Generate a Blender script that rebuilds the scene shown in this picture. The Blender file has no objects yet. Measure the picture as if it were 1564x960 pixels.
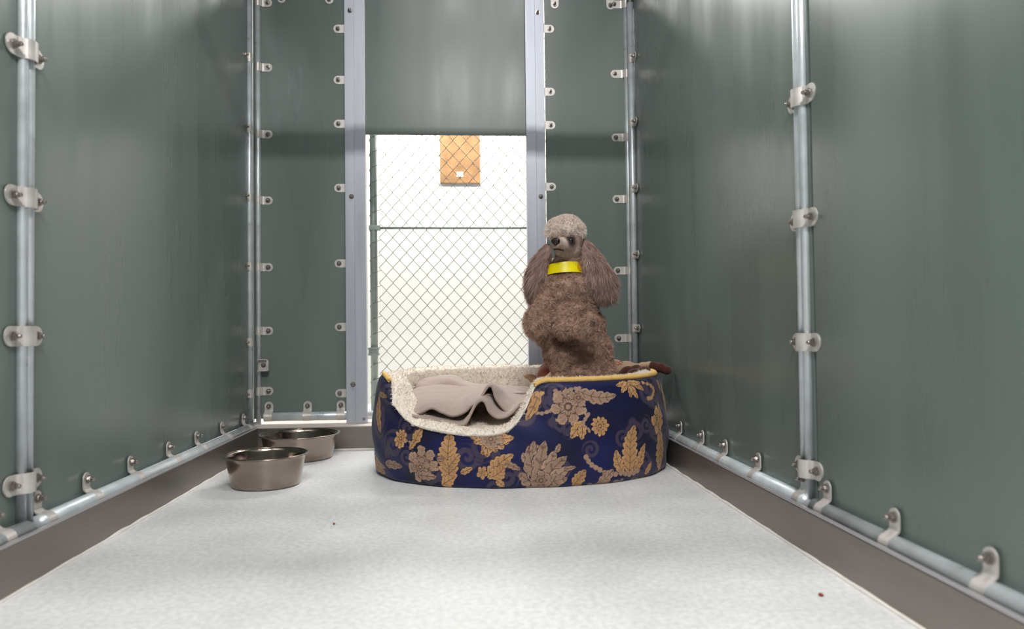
import bpy, bmesh, math, random
import numpy as np
from mathutils import Vector, Matrix, noise
random.seed(7); rng = np.random.default_rng(11)
C = bpy.context.scene.collection
PI = math.pi
# ------------------------------------------------------------------ camera (f = 1100 px on a 1564 px wide frame, eye 0.45 m up)
F = 1100.0
yaw = math.atan(77.3 / F); pit = math.radians(1.36); roll = .011
FW = np.array([math.sin(yaw) * math.cos(pit), math.cos(yaw) * math.cos(pit), math.sin(pit)])
R0 = np.array([math.cos(yaw), -math.sin(yaw), 0.]); U0 = np.cross(R0, FW)
RT = math.cos(roll) * R0 - math.sin(roll) * U0; UP = math.cos(roll) * U0 + math.sin(roll) * R0
EYE = np.array([0, 0, .45])
cam = bpy.data.cameras.new('camera'); co = bpy.data.objects.new('camera', cam); C.objects.link(co)
cam.sensor_width = 36; cam.lens = F / 1564 * 36; cam.clip_start = .02
co.matrix_world = Matrix(((RT[0], UP[0], -FW[0], 0), (RT[1], UP[1], -FW[1], 0), (RT[2], UP[2], -FW[2], .45), (0, 0, 0, 1)))
cam.dof.use_dof = True; cam.dof.focus_distance = 2.35; cam.dof.aperture_fstop = 3.2
bpy.context.scene.camera = co
def at(x, y, Y):
    """point of the plane at depth Y that was measured at x, y"""
    d = FW + RT * (x - 782) / F - UP * (y - 480) / F
    return EYE + d * Y / d[1]

# ------------------------------------------------------------------ helpers
def srgb(r, g, b):
    return tuple((c / 255 / 12.92 if c / 255 <= .04045 else ((c / 255 + .055) / 1.055) ** 2.4) for c in (r, g, b)) + (1,)
def link(o, parent=None):
    C.objects.link(o)
    if parent is not None: o.parent = parent
    return o
def tag(o, label, cat, group=None):
    o['label'] = label; o['category'] = cat
    if group: o['group'] = group
    return o
def struct(o): o['kind'] = 'structure'; return o
def empty(name, loc=(0, 0, 0)):
    o = bpy.data.objects.new(name, None); o.location = loc; o.empty_display_size = .05; return link(o)
def smooth(me, on=True):
    me.polygons.foreach_set('use_smooth', [on] * len(me.polygons)); me.update()
def nmesh(name, v, f, m, parent=None, col=None, sm=True, origin=None):
    """v (n,3) array, f (k,3|4) array or list of faces"""
    v = np.asarray(v, float)
    if origin is not None: v = v - np.asarray(origin)
    me = bpy.data.meshes.new(name)
    if isinstance(f, np.ndarray):
        k, n = f.shape
        me.vertices.add(len(v)); me.vertices.foreach_set('co', v.astype(np.float32).ravel())
        me.loops.add(k * n); me.loops.foreach_set('vertex_index', f.astype(np.int32).ravel())
        me.polygons.add(k); me.polygons.foreach_set('loop_start', np.arange(0, k * n, n, dtype=np.int32))
        me.update(calc_edges=True); me.validate()
    else:
        me.from_pydata([tuple(p) for p in v], [], [tuple(q) for q in f])
    if col is not None:
        at_ = me.color_attributes.new('tint', 'FLOAT_COLOR', 'POINT')
        c = np.ones((len(v), 4), np.float32); c[:, :3] = col; at_.data.foreach_set('color', c.ravel())
    smooth(me, sm)
    if m: me.materials.append(m)
    o = bpy.data.objects.new(name, me)
    if origin is not None: o.location = tuple(origin)
    return link(o, parent)
def boxes(name, bs, m, parent=None, bev=0.0, origin=None):
    bm = bmesh.new()
    for (x0, x1, y0, y1, z0, z1) in bs:
        r = bmesh.ops.create_cube(bm, size=1)
        bmesh.ops.scale(bm, vec=(x1 - x0, y1 - y0, z1 - z0), verts=r['verts'])
        bmesh.ops.translate(bm, vec=((x0 + x1) / 2, (y0 + y1) / 2, (z0 + z1) / 2), verts=r['verts'])
    if bev: bmesh.ops.bevel(bm, geom=list(bm.edges), offset=bev, segments=2, affect='EDGES', profile=.7)
    if origin: bmesh.ops.translate(bm, vec=[-c for c in origin], verts=bm.verts)
    me = bpy.data.meshes.new(name); bm.to_mesh(me); bm.free()
    me.materials.append(m); o = bpy.data.objects.new(name, me)
    if origin: o.location = origin
    return link(o, parent)
def tube_arr(P, r, n=10, cap=True):
    P = np.asarray(P, float); k = len(P)
    T = np.gradient(P, axis=0); T /= np.linalg.norm(T, axis=1)[:, None] + 1e-12
    ref = np.array([0, 0, 1.]) if abs(T[:, 2]).mean() < .8 else np.array([0, 1., 0])
    A = np.cross(T, ref); A /= np.linalg.norm(A, axis=1)[:, None] + 1e-12; B = np.cross(T, A)
    a = np.arange(n) * 2 * PI / n
    rr = np.broadcast_to(np.asarray(r, float), (k,))
    V = P[:, None, :] + rr[:, None, None] * (np.cos(a)[None, :, None] * A[:, None, :] + np.sin(a)[None, :, None] * B[:, None, :])
    V = V.reshape(-1, 3)
    i = np.arange(k - 1)[:, None] * n; j = np.arange(n)[None, :]; j2 = (j + 1) % n
    Q = np.stack([i + j, i + j2, i + n + j2, i + n + j], -1).reshape(-1, 4)
    faces = [tuple(q) for q in Q]
    if cap: faces += [tuple(range(n))[::-1], tuple((k - 1) * n + q for q in range(n))]
    return V, faces
def tubes(name, lst, m, parent=None, n=16, origin=None):
    VV = []; FF = []; b = 0
    for P, r in lst:
        V, Fc = tube_arr(P, r, n); VV.append(V); FF += [tuple(q + b for q in f) for f in Fc]; b += len(V)
    o = nmesh(name, np.vstack(VV), FF, m, parent, origin=origin)
    return o
def lathe(name, prof, m, parent=None, n=72, loc=(0, 0, 0)):
    V = []; Fc = []
    for (r, z) in prof:
        for j in range(n): V.append((r * math.cos(2 * PI * j / n), r * math.sin(2 * PI * j / n), z))
    for i in range(len(prof) - 1):
        for j in range(n): Fc.append((i * n + j, i * n + (j + 1) % n, (i + 1) * n + (j + 1) % n, (i + 1) * n + j))
    o = nmesh(name, V, Fc, m, parent); o.location = loc
    return o
def catmull(P, per=8, closed=False):
    P = np.asarray(P, float); n = len(P); out = []
    for i in range(n if closed else n - 1):
        g = (lambda k: P[k % n]) if closed else (lambda k: P[min(max(k, 0), n - 1)])
        p0, p1, p2, p3 = g(i - 1), g(i), g(i + 1), g(i + 2)
        for t in np.arange(per) / per:
            out.append(.5 * (2 * p1 + (p2 - p0) * t + (2 * p0 - 5 * p1 + 4 * p2 - p3) * t * t + (3 * p1 - p0 - 3 * p2 + p3) * t ** 3))
    if not closed: out.append(P[-1])
    return np.array(out)

# ------------------------------------------------------------------ materials
def mat(name, base, rough=.5, metal=0., spec=.5, nscale=None, namp=.15, stretch=(1, 1, 1), ramp=None, bump=0., bscale=80, tint=False, sheen=0., rvar=0.):
    m = bpy.data.materials.new(name); m.use_nodes = True; nt = m.node_tree; N = nt.nodes; L = nt.links
    b = N['Principled BSDF']; b.inputs['Roughness'].default_value = rough; b.inputs['Metallic'].default_value = metal
    b.inputs['Specular IOR Level'].default_value = spec
    if sheen: b.inputs['Sheen Weight'].default_value = sheen
    tc = N.new('ShaderNodeTexCoord'); mp = N.new('ShaderNodeMapping'); mp.inputs['Scale'].default_value = stretch
    L.new(tc.outputs['Object'], mp.inputs['Vector'])
    src = None
    if tint:
        at_ = N.new('ShaderNodeVertexColor'); at_.layer_name = 'tint'; src = at_.outputs['Color']
    if nscale:
        nz = N.new('ShaderNodeTexNoise'); nz.inputs['Scale'].default_value = nscale; nz.inputs['Detail'].default_value = 6
        L.new(mp.outputs[0], nz.inputs['Vector'])
        cr = N.new('ShaderNodeMapRange'); cr.inputs['From Min'].default_value = .3; cr.inputs['From Max'].default_value = .7
        cr.inputs['To Min'].default_value = 1 - namp; cr.inputs['To Max'].default_value = 1 + namp
        L.new(nz.outputs['Fac'], cr.inputs['Value'])
        mx = N.new('ShaderNodeVectorMath'); mx.operation = 'SCALE'
        if src: L.new(src, mx.inputs[0])
        else: mx.inputs[0].default_value = base[:3]
        L.new(cr.outputs[0], mx.inputs['Scale']); L.new(mx.outputs[0], b.inputs['Base Color'])
        if rvar:
            rr = N.new('ShaderNodeMapRange'); rr.inputs['From Min'].default_value = .3; rr.inputs['From Max'].default_value = .7
            rr.inputs['To Min'].default_value = rough - rvar; rr.inputs['To Max'].default_value = rough + rvar
            L.new(nz.outputs['Fac'], rr.inputs['Value']); L.new(rr.outputs[0], b.inputs['Roughness'])
    elif src: L.new(src, b.inputs['Base Color'])
    else: b.inputs['Base Color'].default_value = base
    if bump:
        n2 = N.new('ShaderNodeTexNoise'); n2.inputs['Scale'].default_value = bscale; n2.inputs['Detail'].default_value = 4
        L.new(mp.outputs[0], n2.inputs['Vector'])
        bp = N.new('ShaderNodeBump'); bp.inputs['Strength'].default_value = bump; bp.inputs['Distance'].default_value = .004
        L.new(n2.outputs['Fac'], bp.inputs['Height']); L.new(bp.outputs[0], b.inputs['Normal'])
    return m
M = {}
M['panel'] = mat('grey_green_sheet', srgb(107, 118, 113), .29, 0, .5, nscale=2.2, namp=.10, stretch=(3, 3, .35), rvar=.07, bump=.02, bscale=30)
M['lip'] = mat('polished_lip_steel', srgb(196, 192, 196), .30, .6)
M['steel'] = mat('galvanised_steel', srgb(206, 212, 216), .34, .35, .5, nscale=22, namp=.12, rvar=.08, bump=.05, bscale=200)
M['clip'] = mat('zinc_plated_strap', srgb(214, 208, 204), .40, .45, .5, nscale=40, namp=.10, rvar=.08)
M['bolt'] = mat('dark_bolt_metal', srgb(158, 150, 146), .25, .85)
M['curb'] = mat('brushed_stainless_curb', srgb(138, 130, 124), .38, .75, .5, nscale=3, namp=.16, stretch=(1, 1, 6), rvar=.08, bump=.03, bscale=40)
M['ledge'] = mat('dusty_light_ledge', srgb(215, 205, 198), .6, .0, nscale=12, namp=.08)
M['alu'] = mat('anodised_aluminium', srgb(190, 194, 204), .38, .35, .5, nscale=5, namp=.06, stretch=(4, 4, .4), rvar=.06)
M['bowl'] = mat('brushed_stainless_bowl', srgb(146, 134, 125), .19, 1., nscale=30, namp=.04, stretch=(1, 1, 12), rvar=.03)
M['white'] = mat('white_painted_wall', srgb(206, 204, 198), .6, nscale=3, namp=.01)
M['wire'] = mat('galvanised_wire', srgb(116, 118, 106), .45, .4)
M['gatepipe'] = mat('weathered_gate_pipe', srgb(150, 158, 152), .5, .5, nscale=14, namp=.15)
M['caulk'] = mat('white_caulk', srgb(225, 220, 215), .55, nscale=30, namp=.06, bump=.4, bscale=60)
M['fleece'] = mat('cream_sherpa_fleece', srgb(236, 226, 212), .95, 0, .2, nscale=60, namp=.05, bump=.9, bscale=110, sheen=.3)
M['blanket'] = mat('taupe_fleece', srgb(170, 151, 142), .95, 0, .15, nscale=90, namp=.05, bump=.25, bscale=350, sheen=.35)
M['rope'] = mat('golden_cord', srgb(226, 186, 112), .6, 0, .3, nscale=60, namp=.08)
M['brocade'] = mat('navy_gold_brocade', (0, 0, 0, 1), .55, 0, .35, tint=True, nscale=120, namp=.10, bump=.15, bscale=500, sheen=.1)
M['fur'] = mat('poodle_fur', (0, 0, 0, 1), .75, 0, .25, tint=True)
M['skin'] = mat('poodle_body', (0, 0, 0, 1), .85, 0, .2, tint=True, nscale=70, namp=.12, bump=.5, bscale=160)
M['eye'] = mat('dark_eye', srgb(14, 9, 8), .05, 0, .8)
M['nose'] = mat('brown_black_nose', srgb(34, 22, 20), .3, 0, .5, bump=.2, bscale=300)
M['collar'] = mat('bright_yellow_band', srgb(250, 232, 0), .4, 0, .5, nscale=9, namp=.02)
M['collar_mark'] = mat('amber_smudge', srgb(222, 170, 0), .5)
M['toy_tan'] = mat('tan_plush', srgb(178, 148, 118), .95, 0, .15, nscale=60, namp=.08, bump=.5, bscale=240, sheen=.3)
M['toy_brown'] = mat('rust_brown_plush', srgb(122, 66, 44), .95, 0, .15, nscale=60, namp=.10, bump=.5, bscale=240, sheen=.3)
M['toy_dark'] = mat('dark_brown_plush', srgb(72, 38, 30), .95, 0, .15, nscale=60, namp=.10, bump=.5, bscale=240, sheen=.3)
M['red'] = mat('red_thread', srgb(190, 40, 45), .8)
M['kibble'] = mat('red_brown_kibble', srgb(140, 60, 40), .8, bump=.5, bscale=300)
# speckled light grey floor
def floor_mat():
    m = bpy.data.materials.new('speckled_resin_floor'); m.use_nodes = True; nt = m.node_tree; N = nt.nodes; L = nt.links; b = N['Principled BSDF']
    tc = N.new('ShaderNodeTexCoord')
    def nz(s, d=5):
        n = N.new('ShaderNodeTexNoise'); n.inputs['Scale'].default_value = s; n.inputs['Detail'].default_value = d; L.new(tc.outputs['Object'], n.inputs['Vector']); return n
    a = nz(90, 5); c = nz(5, 3)
    r = N.new('ShaderNodeValToRGB'); r.color_ramp.elements[0].position = .36; r.color_ramp.elements[0].color = srgb(212, 213, 214)
    r.color_ramp.elements[1].position = .62; r.color_ramp.elements[1].color = srgb(230, 230, 230); L.new(a.outputs['Fac'], r.inputs['Fac'])
    mr = N.new('ShaderNodeMapRange'); mr.inputs['From Min'].default_value = .3; mr.inputs['From Max'].default_value = .7; mr.inputs['To Min'].default_value = .94; mr.inputs['To Max'].default_value = 1.06
    L.new(c.outputs['Fac'], mr.inputs['Value'])
    mx = N.new('ShaderNodeVectorMath'); mx.operation = 'SCALE'; L.new(r.outputs[0], mx.inputs[0]); L.new(mr.outputs[0], mx.inputs['Scale']); L.new(mx.outputs[0], b.inputs['Base Color'])
    r2 = N.new('ShaderNodeMapRange'); r2.inputs['To Min'].default_value = .24; r2.inputs['To Max'].default_value = .5; L.new(c.outputs['Fac'], r2.inputs['Value']); L.new(r2.outputs[0], b.inputs['Roughness'])
    bp = N.new('ShaderNodeBump'); bp.inputs['Strength'].default_value = .12; bp.inputs['Distance'].default_value = .002; L.new(a.outputs['Fac'], bp.inputs['Height']); L.new(bp.outputs[0], b.inputs['Normal'])
    return m
M['floor'] = floor_mat()

# ------------------------------------------------------------------ setting
XL, XR, YB = -.836, .722, 2.955      # panel faces
CL, CR = -.785, .680                 # curb faces
TOPZ = 1.87
f = struct(boxes('floor', [(-2.2, 2.2, -1.2, 4.75, -.05, 0)], M['floor']))
YP = 1.405                           # where the two side sheets of each wall meet
struct(boxes('wall_left', [(XL - .008, XL, 1.432, YB + .03, .10, TOPZ), (XL - .008, XL, -.9, 1.424, .10, TOPZ)], M['panel']))
struct(boxes('wall_right', [(XR, XR + .008, 1.435, YB + .03, .10, TOPZ), (XR, XR + .008, -.9, 1.425, .10, TOPZ)], M['panel']))
struct(boxes('wall_back', [(XL + .004, -.4665, YB, YB + .008, .112, TOPZ), (.356, XR - .004, YB, YB + .008, .112, TOPZ)], M['panel']))
struct(boxes('wall_outer', [(-2.2, 2.2, 4.65, 4.75, 0, 2.8)], M['white']))
struct(boxes('baseboard_left', [(CL - .005, CL, -.9, 2.84, 0, .090), (XL - .03, CL - .005, -.9, 2.84, 0, .068)], M['curb'], bev=.0012))
struct(boxes('baseboard_right', [(CR, CR + .005, -.9, 2.84, 0, .087), (CR + .005, XR + .03, -.9, 2.84, 0, .068)], M['curb'], bev=.0012))
for nm_, xa, xb in (('baseboard_left', CL - .007, CL + .0012), ('baseboard_right', CR - .0012, CR + .007)):
    boxes('folded_lip', [(xa, xb, -.9, 2.84, .0885, .0925)], M['lip'], bpy.data.objects[nm_], bev=.0015)
bb = struct(boxes('baseboard_back', [(XL - .03, XR + .03, 2.84, 3.06, 0, .088)], M['curb'], bev=.002))
boxes('curb_ledge', [(XL - .025, XR + .025, 2.846, 3.055, .088, .0905)], M['ledge'], bb)
# lumpy caulk beads at the foot of the curbs
def caulk(name, P, lump=.0015):
    P = np.asarray(P, float); n = 160; t = np.linspace(0, 1, n)[:, None]; Q = P[0] * (1 - t) + P[1] * t
    r = .0035 + lump * np.abs(np.array([noise.noise(Vector((q[0] * 9, q[1] * 9, 3.1))) for q in Q])) * 3
    V, Fc = tube_arr(Q, r, 8); struct(nmesh(name, V, Fc, M['caulk']))
caulk('trim_1', [(CL + .001, -.3, .0005), (CL + .001, 2.835, .0005)])
caulk('trim_2', [(CR - .001, -.3, .0005), (CR - .001, 2.835, .0005)], .002)
caulk('trim_3', [(CL + .005, 2.839, .0005), (CR - .005, 2.839, .0005)], .001)

# ------------------------------------------------------------------ strap clips
def strip_mesh(name, prof, th):
    """prof: (x, y, half width) along the strap; thickened by th along its normal"""
    P = np.array([(p[0], p[1]) for p in prof], float); hw = np.array([p[2] for p in prof])
    T = np.gradient(P, axis=0); T /= np.linalg.norm(T, axis=1)[:, None]; Nn = np.stack([-T[:, 1], T[:, 0]], 1)
    V = []; Fc = []
    for i in range(len(P)):
        a = P[i]; b = P[i] + Nn[i] * th
        V += [(a[0], a[1], -hw[i]), (a[0], a[1], hw[i]), (b[0], b[1], hw[i]), (b[0], b[1], -hw[i])]
    for i in range(len(P) - 1):
        for j in range(4):
            k = (j + 1) % 4; Fc.append((i * 4 + j, i * 4 + k, i * 4 + 4 + k, i * 4 + 4 + j))
    n = len(P) - 1; Fc += [(3, 2, 1, 0), (n * 4, n * 4 + 1, n * 4 + 2, n * 4 + 3)]
    me = bpy.data.meshes.new(name); me.from_pydata(V, [], Fc); bm = bmesh.new(); bm.from_mesh(me)
    bmesh.ops.recalc_face_normals(bm, faces=bm.faces); bm.to_mesh(me); bm.free(); smooth(me, False); me.materials.append(M['clip']); return me
def clip_profile(r, pan, tab, w, double):
    # viewer on -y, tab runs to +x on the panel at y = pan
    arc0 = math.radians(-20 if double else 215)
    R = r + .0008; out = []
    side = []
    # tab from rounded end inwards
    L0 = R + tab
    for k in range(9):
        a = k / 8 * PI / 2; side.append((L0 - w * (1 - math.sin(a)) if False else L0 - w + w * math.cos(a), pan, max(w * math.sin(a), .0012)))
    side.append((R + .012, pan, w)); side.append((R + .006, pan - .001, w)); side.append((R + .0015, pan - .006, w))
    # arc over the front, from angle 0 (+x) through -90 (front) to the other side
    end = -180 if double else -215
    for k in range(1, 15):
        a = math.radians(k / 14 * end); side.append((R * math.cos(a), R * math.sin(a), w))
    if double:
        side[-1] = (-R - .0005, 0.0, w)
        mir = [(-x, y, h) for (x, y, h) in side[:12]][::-1]
        side = side[:-1] + mir
    return side
def bolt_mesh(name, big=1.0):
    bm = bmesh.new()
    r = bmesh.ops.create_cone(bm, cap_ends=True, segments=6, radius1=.0072 * big, radius2=.0068 * big, depth=.006 * big)
    bmesh.ops.translate(bm, vec=(0, 0, .003 * big), verts=r['verts'])
    r = bmesh.ops.create_cone(bm, cap_ends=True, segments=12, radius1=.0042 * big, radius2=.0038 * big, depth=.006 * big)
    bmesh.ops.translate(bm, vec=(0, 0, .008 * big), verts=r['verts'])
    r = bmesh.ops.create_uvsphere(bm, u_segments=14, v_segments=8, radius=.0046 * big)
    bmesh.ops.translate(bm, vec=(0, 0, .0105 * big), verts=r['verts'])
    r = bmesh.ops.create_cone(bm, cap_ends=True, segments=20, radius1=.0095 * big, radius2=.0095 * big, depth=.0012)
    me = bpy.data.meshes.new(name); bm.to_mesh(me); bm.free(); smooth(me, False); me.materials.append(M['bolt']); return me
BOLT = bolt_mesh('bolt')
_clips = {}
def clip(parent, pos, t, d, nrm, r, pan=.006, tab=.045, w=.0165, double=False, th=.0028):
    """strap round a pipe with axis t, tab along d, nrm points from the wall to the room"""
    key = (r, pan, tab, w, double, th)
    if key not in _clips:
        _clips[key] = strip_mesh('strap_clip', clip_profile(r, pan, tab, w, double), -th)
    o = bpy.data.objects.new('strap_clip', _clips[key])
    X = Vector(d); Y = -Vector(nrm); Z = X.cross(Y)
    m3 = Matrix((X, Y, Z)).transposed().to_4x4()
    o.matrix_world = Matrix.Translation(Vector(pos)) @ m3
    link(o, None); o.parent = parent; o.matrix_parent_inverse = Matrix.Identity(4)
    o.matrix_basis = Matrix.Translation(Vector(pos) - parent.location) @ m3
    for s in ((1, -1) if double else (1,)):
        b = bpy.data.objects.new('bolt', BOLT); link(b, o)
        b.location = (s * (r + tab - w * 1.05), pan - th, 0); b.rotation_euler = (PI / 2, 0, 0)
    return o
def pole(label, x, y, z0, z1, r, cat='post', cap=False, name='steel_post'):
    p = empty(name, (x, y, z0)); tag(p, label, cat)
    tubes('pipe', [([(0, 0, 0), (0, 0, (z1 - z0) / 2), (0, 0, z1 - z0)], r)], M['steel'], p, n=24)
    return p
def zat(px, py, Y): return float(at(px, py, Y)[2])
def zx(px, py, X):
    d = FW + RT * (px - 782) / F - UP * (py - 480) / F; t = X / d[0]; return float(.45 + d[2] * t)
def yx(px, py, X):
    d = FW + RT * (px - 782) / F - UP * (py - 480) / F; return float(X * d[1] / d[0])
rv = .0128; rb = .0175; rp = .0093
# right wall, front joint: two pipes side by side under double saddle clips
PXR, PYR = XR - .003, yx(1226, 335, XR - .003)
pr = empty('steel_post', (PXR, PYR, .10)); tag(pr, 'double upright pipe post where the two sheets of the right wall meet', 'post')
tubes('pipe', [([(0, -.0105, 0), (0, -.0105, .9), (0, -.0105, 1.78)], rp)], M['steel'], pr, n=24)
tubes('pipe', [([(0, .0105, 0), (0, .0105, .9), (0, .0105, 1.78)], rp)], M['steel'], pr, n=24)
for py in (148, 335, 522, 711):
    clip(pr, (PXR, PYR, zx(1226, py, PXR)), (0, 0, 1), (0, -1, 0), (-1, 0, 0), rp * 2.02, pan=.0005, tab=.040, w=.019, double=True)
# left wall, front joint
PXL, PYL = XL + .006, yx(39, 335, XL + .006)
pl = empty('steel_post', (PXL, PYL, .10)); tag(pl, 'blurred upright pipe post at the far left of the left wall', 'post')
tubes('pipe', [([(0, -.0105, 0), (0, -.0105, .9), (0, -.0105, 1.78)], rp)], M['steel'], pl, n=24)
tubes('pipe', [([(0, .0105, 0), (0, .0105, .9), (0, .0105, 1.78)], rp)], M['steel'], pl, n=24)
for py in (78, 303, 513, 735):
    clip(pl, (PXL, PYL, zx(39, py, PXL)), (0, 0, 1), (0, -1, 0), (1, 0, 0), rp * 2.02, pan=.0005, tab=.040, w=.019, double=True)
# rear corners: a post of the side wall and a post of the back wall in each
YC = YB - .028
a1 = pole('upright corner pipe of the left wall, rear left corner, clipped to the left sheet', XL + .003, YC - .022, .092, 1.83, rv)
for (px, py) in ((380, 92), (381, 200), (382, 303), (383, 408), (384, 522), (386, 600)):
    clip(a1, (XL + .003, YC - .022, zat(px, py, YC)), (0, 0, 1), (0, -1, 0), (1, 0, 0), rv, pan=.006, tab=.045)
a2 = pole('upright pipe along the left edge of the narrow rear left sheet', XL + .024, YB - .004, .092, 1.83, rv * .8)
for py in (4, 103, 205, 306, 408, 505, 597):
    clip(a2, (XL + .024, YB - .004, zat(398, py, YB)), (0, 0, 1), (1, 0, 0), (0, -1, 0), rv * .8, pan=.003, tab=.046)
def latch(parent, pos, sx):
    o = boxes('latch_bracket', [(-.002, .040, -.003, .0, -.024, .024), (.034, .040, -.020, -.003, -.024, .024), (-.002, .040, -.020, -.003, .021, .024), (-.002, .040, -.020, -.003, -.024, -.021)], M['clip'], parent, bev=.0008)
    o.location = Vector(pos) - parent.location; o.scale = (sx, 1, 1); b = bpy.data.objects.new('bolt', BOLT); link(b, o); b.location = (.018, -.003, 0); b.rotation_euler = (PI / 2, 0, 0); return o
latch(a2, (XL + .030, YB - .018, zat(393, 557, YB)), 1)
b1 = pole('shiny upright corner pipe of the right wall behind the poodle', XR - .012, YC - .012, .092, zat(965, 2, YC), rv)
nmesh_cap = lathe('pipe_cap', [(0.0001, .012), (.008, .011), (.0148, .006), (.0152, 0), (.0152, -.012), (.0128, -.012)], M['bolt'], b1, n=24, loc=(0, 0, zat(965, 2, YC) - .092))
for py in (92, 190, 290, 390, 501):
    clip(b1, (XR - .012, YC - .012, zat(972, py, YC)), (0, 0, 1), (0, -1, 0), (-1, 0, 0), rv, pan=.006, tab=.042)
b2 = pole('thin upright pipe along the right edge of the narrow rear right sheet', XR - .022, YB - .003, .092, 1.86, rv * .8)
for py in (7, 113, 210, 304, 413, 516):
    clip(b2, (XR - .022, YB - .003, zat(955, py, YB)), (0, 0, 1), (-1, 0, 0), (0, -1, 0), rv * .8, pan=.002, tab=.056)
latch(b2, (XR - .030, YB - .018, zat(967, 566, YB)), -1)
# posts hidden behind the jambs, their tabs reach the sheets
c1 = pole('pipe behind the left door jamb holding a column of tabs on the rear left sheet', -.440, YB - .004, .092, 1.86, rv * .9)
for (px, py) in ((520, 44), (521, 122), (522, 189), (523, 287), (524, 402), (525, 499), (526, 600)):
    clip(c1, (-.440, YB - .004, zat(px, py, YB)), (0, 0, 1), (-1, 0, 0), (0, -1, 0), rv * .9, pan=.003, tab=.058)
c2 = pole('pipe behind the right door jamb holding a column of tabs behind the poodle', .330, YB - .004, .092, 1.86, rv * .9)
for (px, py) in ((835, 44), (836, 140), (837, 191), (840, 285), (841, 400), (842, 500)):
    clip(c2, (.330, YB - .004, zat(px, py, YB)), (0, 0, 1), (1, 0, 0), (0, -1, 0), rv * .9, pan=.003, tab=.054)
# bottom rails with upright strap clips
def rail(label, p0, p1, r):
    e = empty('bottom_rail', p0); tag(e, label, 'rail')
    q = np.array(p1) - np.array(p0); tubes('pipe', [([(0, 0, 0), tuple(q / 2), tuple(q)], r)], M['steel'], e, n=24); return e
zr = .0895
for (nm, y0, y1) in (('galvanised bottom rail lying in the right curb behind the wall post', 1.450, 2.90), ('galvanised bottom rail in the right curb nearest the viewer', -.8, 1.415)):
    e = rail(nm, (XR - .012, y0, zr), (XR - .012, y1, zr), rb)
    for (px, py) in ((1037, 655), (1070, 668), (1105, 685), (1155, 710), (1222, 748), (1260, 760), (1362, 805), (1508, 870)):
        y = yx(px, py, XR - .012)
        if px == 1222: y = 1.475
        if y0 - .001 < y < y1: clip(e, (XR - .012, y, zr), (0, 1, 0), (0, 0, 1), (-1, 0, 0), rb, pan=.004, tab=.042, w=.0135)
for (nm, y0, y1) in (('galvanised bottom rail lying in the left curb behind the wall post', 1.45, 2.90), ('short blurred piece of bottom rail at the lower left edge of the photo', -.8, 1.415)):
    e = rail(nm, (XL + .022, y0, zr), (XL + .022, y1, zr), rb)
    for (px, py) in ((15, 795), (55, 772), (143, 740), (209, 713), (266, 690), (308, 672), (346, 660), (378, 650)):
        y = yx(px, py, XL + .022)
        if px == 15: y = 1.345
        if px == 55: y = 1.475
        if y0 - .001 < y < y1: clip(e, (XL + .022, y, zr), (0, 1, 0), (0, 0, 1), (1, 0, 0), rb, pan=.014, tab=.042, w=.0135)
for (nm, x0, x1, xs) in (('horizontal bottom rail of the rear left sheet behind the larger bowl', XL + .050, -.36, (411, 470, 521)), ('bottom rail of the rear right sheet hidden by the bed', .36, XR - .05, (850, 930))):
    e = rail(nm, (x0, YB - .008, .120), (x1, YB - .008, .120), rb)
    for px in xs:
        clip(e, (float(at(px, 620, YB)[0]), YB - .008, .120), (1, 0, 0), (0, 0, 1), (0, -1, 0), rb, pan=.005, tab=.042)
for (nm, x0, x1, xs) in (('top pipe of the rear left sheet with two tabs showing', XL + .05, -.36, (430, 503)), ('top pipe of the rear right sheet with two tabs showing', .36, XR - .05, (847, 932))):
    e = empty('top_rail', (x0, YB - .008, 1.865)); tag(e, nm, 'rail')
    tubes('pipe', [([(0, 0, 0), ((x1 - x0) / 2, 0, 0), (x1 - x0, 0, 0)], rb)], M['steel'], e, n=24)
    for px in xs:
        clip(e, (float(at(px, 5, YB)[0]), YB - .008, 1.865), (1, 0, 0), (0, 0, -1), (0, -1, 0), rb, pan=.005, tab=.052)

# ------------------------------------------------------------------ doorway: jambs and raised guillotine sheet
door = struct(empty('door_1', (0, YB, 0)))
def jamb(xo0, xo1, xi0, xi1, bolts):
    # outer strip slightly proud, inner strip carrying the slide channel
    z0, z1 = .0915, TOPZ + .02
    o = boxes('jamb', [(xo0, xo1, -.030, -.024, z0, z1), (xi0, xi1, -.036, -.024, z0, z1), (xi0 + .004 if xi0 > xo0 else xi0, xi1 if xi0 > xo0 else xi1 - .004, -.024, .006, z0, z1), (min(xo0, xi0) + .0015, max(xo1, xi1) - .0015, -.0295, -.022, z0, z1)], M['alu'], door, bev=.0009)
    for (x, z, big) in bolts:
        b = bpy.data.objects.new('bolt', bpy.data.meshes['bolt']); link(b, o); b.location = (x, -.030 if big > .8 else -.036, z); b.rotation_euler = (PI / 2, 0, 0); b.scale = (big,) * 3
jamb(-.462, -.4245, -.4235, -.380, [(float(at(x, y, YB)[0]), zat(x, y, YB), 1.1) for x, y in ((536, 21), (538.5, 302), (541, 586))] + [(-.392, .108, .6)])
jamb(.313, .350, .272, .312, [(float(at(x, y, YB)[0]), zat(x, y, YB), 1.1) for x, y in ((820, 24), (825, 302), (830, 560))])
sl = nmesh('sliding_sheet', *(lambda: (
    [( -.383 + .658 * i / 60, y, z) for (y, z) in ((-.012, 1.9), (-.012, 1.2575), (-.004, 1.2575), (-.004, 1.9)) for i in range(61)],
    [(k * 61 + i, k * 61 + i + 1, ((k + 1) % 4) * 61 + i + 1, ((k + 1) % 4) * 61 + i) for k in range(4) for i in range(60)]))(), M['panel'], door, sm=False)
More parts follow.
